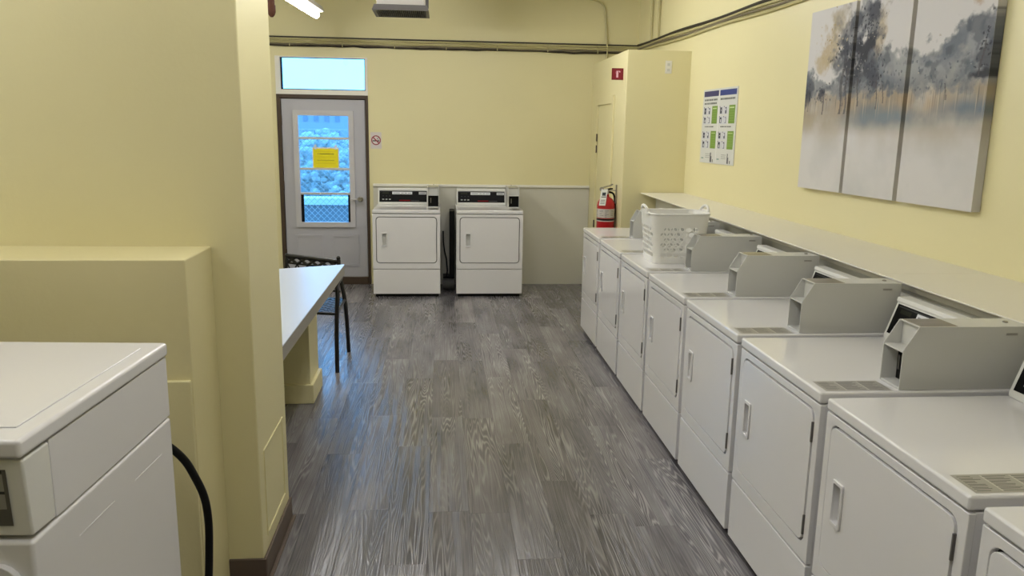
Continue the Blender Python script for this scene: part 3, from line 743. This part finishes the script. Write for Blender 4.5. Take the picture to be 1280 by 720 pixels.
# no-smoking sign
im = blank(72, 48, (214,206,204)); ny,nx = 72,48
yy,xx = np.mgrid[0:ny,0:nx]; px_, py_ = (xx+.5-24)/nx*.118, (yy+.5-37)/ny*.178; rr = np.hypot(px_,py_)
cig = (np.abs(py_+.006) < .006)&(np.abs(px_) < .036); im[cig] = L3((60,40,40))
sm_ = (np.abs(px_-.02-.006*np.sin(py_*300)) < .004)&(py_>.004)&(py_<.03); im[sm_] = L3((90,60,60))
im[(rr<.052)&(rr>.041)] = L3((140,30,48)); im[(np.abs((px_+py_)*.707)<.0055)&(rr<.05)] = L3((140,30,48))
ns = empty('no_smoking_sign', (-.716, D, 1.60)); tag(ns, 'small white no-smoking sign with red circle beside the door', 'sign')
MB().box(-.059,.059,-.005,-.0005,-.089,.089).build('sign_plate', TRIMW, ns); print_mesh('print', im, lambda u,v:(-.059+u*.118,-.0056,-.089+v*.178), PRINT, ns)
# extinguisher sign projecting from the closet side
im = blank(40, 40, (132,18,38)); fillr(im,0,1,0,.07,(96,6,16)); fillr(im,0,1,.93,1,(96,6,16)); fillr(im,0,.07,0,1,(96,6,16)); fillr(im,.93,1,0,1,(96,6,16))
fillr(im,.40,.58,.20,.66,(232,190,205)); fillr(im,.44,.54,.66,.72,(232,190,205)); fillr(im,.40,.72,.72,.77,(232,190,205)); fillr(im,.66,.74,.64,.74,(232,190,205)); fillr(im,.34,.42,.56,.72,(200,140,160))
es = empty('extinguisher_sign', (CX, 7.36, 2.255)); tag(es, 'small square red extinguisher sign projecting from the closet', 'sign')
MB().box(-.108,0,-.003,.003,-.052,.052).build('sign_plate', RED, es); print_mesh('print', im, lambda u,v:(-.107+u*.104,-.0036,-.051+v*.102), PRINT, es)
# yellow notice on the door glass
im = blank(42, 54, (238,226,20))
for y in (.72,.40): fillr(im,.14,.84,y,y+.03,(150,138,20))
for y in (.85,.56,.24): fillr(im,.1,.9,y,y+.02,(222,208,16))
no = empty('paper_notice', (-1.265, D+.02, 1.395)); tag(no, 'bright yellow paper notice taped to the door glass', 'notice')
MB().box(-.143,.143,0,.0012,-.108,.122).build('plastic_sleeve', TRIMW, no)
print_mesh('print', im, lambda u,v:(-.134+u*.268,-.0006,-.105+v*.212), PRINT, no)
for s in (-1,1): MB().box(s*.11-.012,s*.11+.012,-.0015,-.0005,.10,.15).build('tape', mat('clear_tape',(225,230,235),.3), no)
# small intercom plate high on the closet
ou = empty('wall_plate', (2.042, CY, 2.315)); tag(ou, 'small cream socket plate high on the closet front', 'wall plate')
MB().box(-.03,.03,-.006,-.0005,-.056,.056).build('plate', TRIMW, ou, bevel=.002)
for z in (.022,-.026): MB().box(-.012,.012,-.008,-.006,z-.012,z+.012).build('socket', GREY_SHEET, ou)

# ------------------------------------------------------------------ fire extinguisher
fe = empty('fire_extinguisher', (1.563, 7.42, .60)); tag(fe, 'red fire extinguisher with paper tag hanging on the closet', 'fire extinguisher')
R_ = .085
bd = MB().lathe([(R_*.92,0),(R_,.012),(R_,.44),(R_*.93,.475),(R_*.72,.505),(R_*.42,.522),(.026,.53),(.026,.55)],0,0,28).build('cylinder', RED, fe, smooth=True)
def label_band(z0,z1,a0,a1,im,name):
    print_mesh(name, im, lambda u,v:(math.cos(math.radians(a0+(a1-a0)*u))*(R_+.0008), math.sin(math.radians(a0+(a1-a0)*u))*(R_+.0008), z0+(z1-z0)*v), PRINTG, bd)
im = blank(24,48,(196,192,188)); r = random.Random(9)
for i in range(6):
    for s in range(5): fillr(im,.04+.19*s,.04+.19*s+r.uniform(.05,.15),.1+.14*i,.14+.14*i,(110,110,112))
label_band(.33,.415,-190,10,im,'label_band'); label_band(.305,.323,-190,10,blank(1,24,(24,24,26)),'black_band'); label_band(.296,.304,-190,10,blank(1,24,(205,200,196)),'white_band')
label_band(.19,.235,-80,-30,blank(4,10,(205,120,120)),'small_label')
vh = MB().lathe([(.02,.55),(.024,.56),(.024,.59),(.016,.6)],0,0,14).build('valve', CHROME, fe, smooth=True)
MB().tube([(-.03,-.02,.585),(.03,0,.60),(.06,.0,.602)], [.008,.009,.007], 8).build('carry_handle', BLACK, fe)
MB().tube([(-.035,-.02,.615),(.03,0,.63),(.06,0,.645)], [.008,.009,.006], 8).build('squeeze_lever', CHROME, fe)
g = MB().lathe([(.02,0),(.022,.006),(.022,.016),(.018,.02)],0,0,14).build('pressure_gauge', CHROME, fe, loc=(-.045,-.02,.60)); g.rotation_euler = (math.pi/2,0,-.5)
MB().tube(smooth_pts([(.02,.02,.57),(.075,.03,.55),(.092,.03,.46),(.09,.02,.30),(.088,.02,.2)],4), .009, 8).build('discharge_hose', BLACK, fe, smooth=True)
im = blank(20,12,(228,230,226)); fillr(im,.25,.8,.62,.82,(50,60,66)); fillr(im,.2,.9,.5,.55,(50,50,54)); [fillr(im,.2,.8,.1+.1*i,.13+.1*i,(150,150,150)) for i in range(3)]
tg = print_mesh('paper_tag', im, lambda u,v:(-.088+u*.062+.03*v, -.094+.05*v, .45+.15*v), PRINT, fe)
MB().tube([(.0,-.02,.59),(-.02,-.07,.55)], .002, 5).build('tag_string', TRIMW, fe)
MB().box(.088,.1,-.012,.012,.46,.64).build('wall_bracket', CHROME, fe, bevel=.002)
MB().tube([(.0,.0,.585),(.095,.0,.585)], .006, 6).build('bracket_hook', CHROME, fe)

# ------------------------------------------------------------------ cables, conduits, pipe
cb = empty('wall_cables', (0, D, 2.62)); tag(cb, 'bundle of painted cables running along the back wall', 'cables')
for i in range(5):
    dz = [-.042,-.028,-.008,.004,.022][i]; rad = [.011,.009,.008,.007,.008][i]; m_ = [CABLE_D,CABLE_G,PIPE,PIPE,PIPE][i]
    pts = [(-2.6+4.75*j/40, -.018-.003*i, dz + .006*math.sin(j*.5+i*2)*(j/40) + .005*random.uniform(-1,1)) for j in range(41)]
    MB().tube(pts, rad, 6).build('cable', m_, cb, smooth=True)
MB().box(-2.6,2.15,-.022,-.001,.038,.05).build('gap_shadow', CABLE_D, cb)  # dark bar standing in for the shadow line above the cables
for xk in np.arange(-1.6,2,.55): MB().box(xk-.004,xk+.004,-.034,-.001,-.05,.03).build('cable_clip', PIPE, cb)
cr = empty('wall_cables', (wallx(5), 5, 2.63)); tag(cr, 'bundle of cables along the wall above the canvas panels', 'cables')
for i in range(4):
    dz = [-.03,-.012,.012,.03][i]; m_ = [PIPE,CABLE_G,PIPE,CABLE_D][i]
    pts = []
    for j in range(41):
        y = .5+8.3*j/40; pts.append((wallx(y)-wallx(5)-.02-.004*(i%2), y-5, dz+.006*math.sin(j*.7+i)+.002*i))
    MB().tube(pts, [.011,.009,.010,.012][i], 6).build('cable', m_, cr, smooth=True)
for y,nm in ((8.36,'painted vertical conduit nearer the room corner, above the closet'),(8.13,'painted vertical conduit farther from the room corner, above the closet')):
    tag(MB().tube([(wallx(y)-.022,y,2.67),(wallx(y)-.022,y,CEIL)], .011, 8).build('conduit', PIPE, smooth=True), nm, 'conduit')
tag(MB().tube(smooth_pts([(1.81,D-.02,2.50),(1.80,D-.02,2.70),(1.775,D-.02,2.95),(1.74,D-.03,3.08),(1.60,D-.04,3.13),(1.3,D-.05,3.145)]), .010, 8).build('conduit', PIPE, smooth=True), 'bent painted conduit climbing the back wall to the ceiling', 'conduit')
pp = empty('rusty_pipe', (-1.305, 6.5, 2.9)); tag(pp, 'short rusty drain pipe hanging from the ceiling behind the partition', 'pipe')
MB().tube([(0,0,CEIL-2.9),(0,0,-.28)], .026, 12).build('pipe', RUST, pp, smooth=True)
MB().lathe([(.010,-.34),(.024,-.325),(.032,-.30),(.032,-.255),(.028,-.25)],0,0,14).build('end_cap', RUST, pp, smooth=True)

# ------------------------------------------------------------------ ceiling heater
hz_ = 2.78
hb = empty('ceiling_heater', (-.37, 7.75, hz_)); tag(hb, 'grey ceiling fan heater with slatted grille above the two dryers', 'heater')
MB().box(-.215,.215,-.20,.22,.05,CEIL-hz_-.06).build('housing', mat('heater_housing',(186,182,176),.5), hb, bevel=.006)
for s in (-.16,.16): MB().tube([(s,0,CEIL-hz_-.06),(s,0,CEIL-hz_)], .012, 8).build('hanger_rod', GRILL, hb)
fr = plate([[(-.255,-.24),(.255,-.24),(.255,.26),(-.255,.26)], [(-.225,-.215),(.225,-.215),(.225,.235),(-.225,.235)]], lambda u,v:(u,v,0), lambda u,v:(u*.93,v*.93,.05)).build('grille_frame', GRILL, hb)
MB().box(-.22,.22,-.21,.23,.03,.032).build('grille_back', DARK, hb)
for i in range(24):
    xx = -.213+.0185*i
    if i == 0: s0 = MB().box(-.002,.002,-.213,.233,.004,.026).build('slat', GRILL, fr, loc=(xx,0,0))
    else: q = s0.copy(); C.objects.link(q); q.location = (xx,0,0)
MB().box(.22,.25,.0,.05,.06,.14).build('side_bracket', GRILL, hb)

# ------------------------------------------------------------------ fluorescent fixtures
def fixture(loc, rz, label):
    f = empty('fluorescent_fixture', loc, rz); tag(f, label, 'ceiling light', 'fluorescent ceiling lights')
    Lh = .61
    MB().prism_x([(-.075,.02),(-.05,.07),(.05,.07),(.075,.02),(.06,.014),(-.06,.014)], -Lh, Lh).build('housing', FIXT, f, bevel=.003)
    MB().tube([(-Lh+.02,0,-.012),(Lh-.02,0,-.012)], .031, 12).build('tube', TUBE, f, smooth=True)
    for s in (-1,1): MB().box(s*(Lh-.010)-.008,s*(Lh-.010)+.008,-.02,.02,-.03,.02).build('lamp_holder', TRIMW, f)
    for s in (-.4,.4): MB().tube([(s,0,.07),(s,0,CEIL-loc[2])], .006, 6).build('hanger_rod', GRILL, f)
fixture((-1.205, 7.22, 2.77), math.radians(90-4.1), 'lit fluorescent strip light hanging above the glazed door')
fixture((-.10, 5.2, 2.90), math.radians(90), 'lit fluorescent strip light over the middle of the aisle')
fixture((-.10, 3.0, 2.90), math.radians(90), 'lit fluorescent strip light over the aisle beside the partition')
fixture((.10, .9, 2.90), math.radians(90), 'added unseen fluorescent strip light at the near end of the room')  # out of view, added to light the near part of the room
fixture((-2.3, 1.9, 2.90), math.radians(0), 'lit fluorescent strip light over the washing machine')
fixture((-2.5, 5.6, 2.90), math.radians(90), 'added unseen fluorescent strip light behind the partition')  # out of view, added to light the space behind the partition
fixture((.7, 6.85, 3.0), math.radians(90), 'lit fluorescent strip light over the far end of the dryer row')

# ------------------------------------------------------------------ outside the door
struct(MB().box(-60,60,D+.16,120,-1.62,-1.6).build('ground', mat('pale_ground',(160,164,168),.9,var=.1), None), 'pale ground outside the door', 'ground')
struct(MB().box(-4,3,D+.16,11.9,-1.6,-.02).build('landing', mat('concrete',(158,160,164),.85,var=.1)), 'concrete landing outside the door', 'landing')
fn = empty('chain_link_fence', (-1.5, 11.6, 0)); tag(fn, 'chain-link fence seen through the door glass', 'fence')
m = MB(); HF = 1.70; step = .085
for i in range(int((5+HF)/step)):
    for s in (1,-1):
        x0 = -2.5 + i*step - (HF if s == 1 else 0)
        a, b = (x0,0), (x0+HF,HF)
        if s == -1: a, b = (x0,HF), (x0+HF,0)
        p0, p1 = max(a[0],-2.5), min(b[0],2.5)
        if p1-p0 < .02: continue
        za_ = (p0-x0) if s == 1 else HF-(p0-x0); zb_ = (p1-x0) if s == 1 else HF-(p1-x0)
        m.tube([(p0,.004*s,za_),(p1,.004*s,zb_)], .0032, 4, caps=False)
wire = m.build('wire_mesh', CHROME, fn); wire['kind'] = 'stuff'
for xx in (-2.5,1.1,2.5): MB().tube([(xx,.03,-.02),(xx,.03,HF+.05)], .024, 8).build('post', CHROME, fn, smooth=True)
MB().tube([(-2.5,.03,HF),(2.5,.03,HF)],   .006, 6).build('top_rail', CHROME, fn, smooth=True)
pw = MB().box(-7,4,13.4,13.7,-1.6,.46).build('parapet_wall', mat('grey_concrete',(122,124,128),.8)); tag(pw, 'low parapet wall with white coping beyond the fence', 'wall')
MB().box(-7,4,13.36,13.74,.46,.57).build('coping', mat('white_concrete',(214,216,220),.8), pw)
def tree(x, y, h, r, shade, label, seed):
    t = empty('tree', (x, y, -1.6)); tag(t, label, 'tree', 'trees beyond the fence')
    MB().tube([(0,0,0),(.05,0,h*.35),(0,.05,h*.6)], [.14,.11,.06], 8).build('trunk', BROWN, t)
    b = bmesh.new(); rr = random.Random(seed)
    for k in range(600):
        a = rr.uniform(0,6.28); d = r*math.sqrt(rr.uniform(0,.8)); zz = h*(.35+.6*rr.random()*(1-.3*d/r)); s = r*rr.uniform(.045,.10)
        g = bmesh.ops.create_icosphere(b, subdivisions=1, radius=s)
        for v in g['verts']:
            k2 = 1+.35*(rr.random()-.5); v.co = Vector((v.co.x*k2+d*math.cos(a), v.co.y*k2+d*math.sin(a), v.co.z*.8*k2+zz))
    me = bpy.data.meshes.new('crown'); b.to_mesh(me); b.free(); finish('crown', me, shade, t)
LEAF1 = mat('hazy_leaves',(196,202,200),.9,var=.15,vscale=3); LEAF2 = mat('haze_pale_leaves',(210,215,213),.9,var=.2,vscale=3)  # leaf colours lightened to carry the outdoor haze
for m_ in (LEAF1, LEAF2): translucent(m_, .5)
for i,(x,y,h,r,sh,lb) in enumerate(((-2.3,19,3.0,1.3,LEAF1,'hazy rounded tree left of the others beyond the fence'),(-3.6,24,3.5,1.6,LEAF2,'pale tall tree far beyond the fence'),(-2.2,27,3.2,1.8,LEAF1,'wide hazy tree behind the parapet wall'),(-1.4,17,2.6,1.0,LEAF2,'small pale tree close behind the parapet wall'))):
    tree(x,y,h,r,sh,lb,i)
bd_ = empty('apartment_block', (-9, 70, -1.6)); tag(bd_, 'distant pale apartment block on the skyline', 'building')
MB().box(-5,1.2,0,8,0,5.2).build('walls', mat('pale_render',(146,152,158),.9), bd_); MB().box(-5.2,1.4,-.2,8.2,5.2,5.5).build('roof', mat('grey_roof',(150,160,172),.9), bd_)  # muted wall and window colours carry the distance haze
wm = None
for zz in (1.2,2.7,4.1):
    for xx in np.arange(-4.4,1,.9): MB().box(-.2,.2,-.06,0,-.3,.3).build('window', mat('far_glass',(116,124,134),.3), bd_, loc=(xx,0,zz))
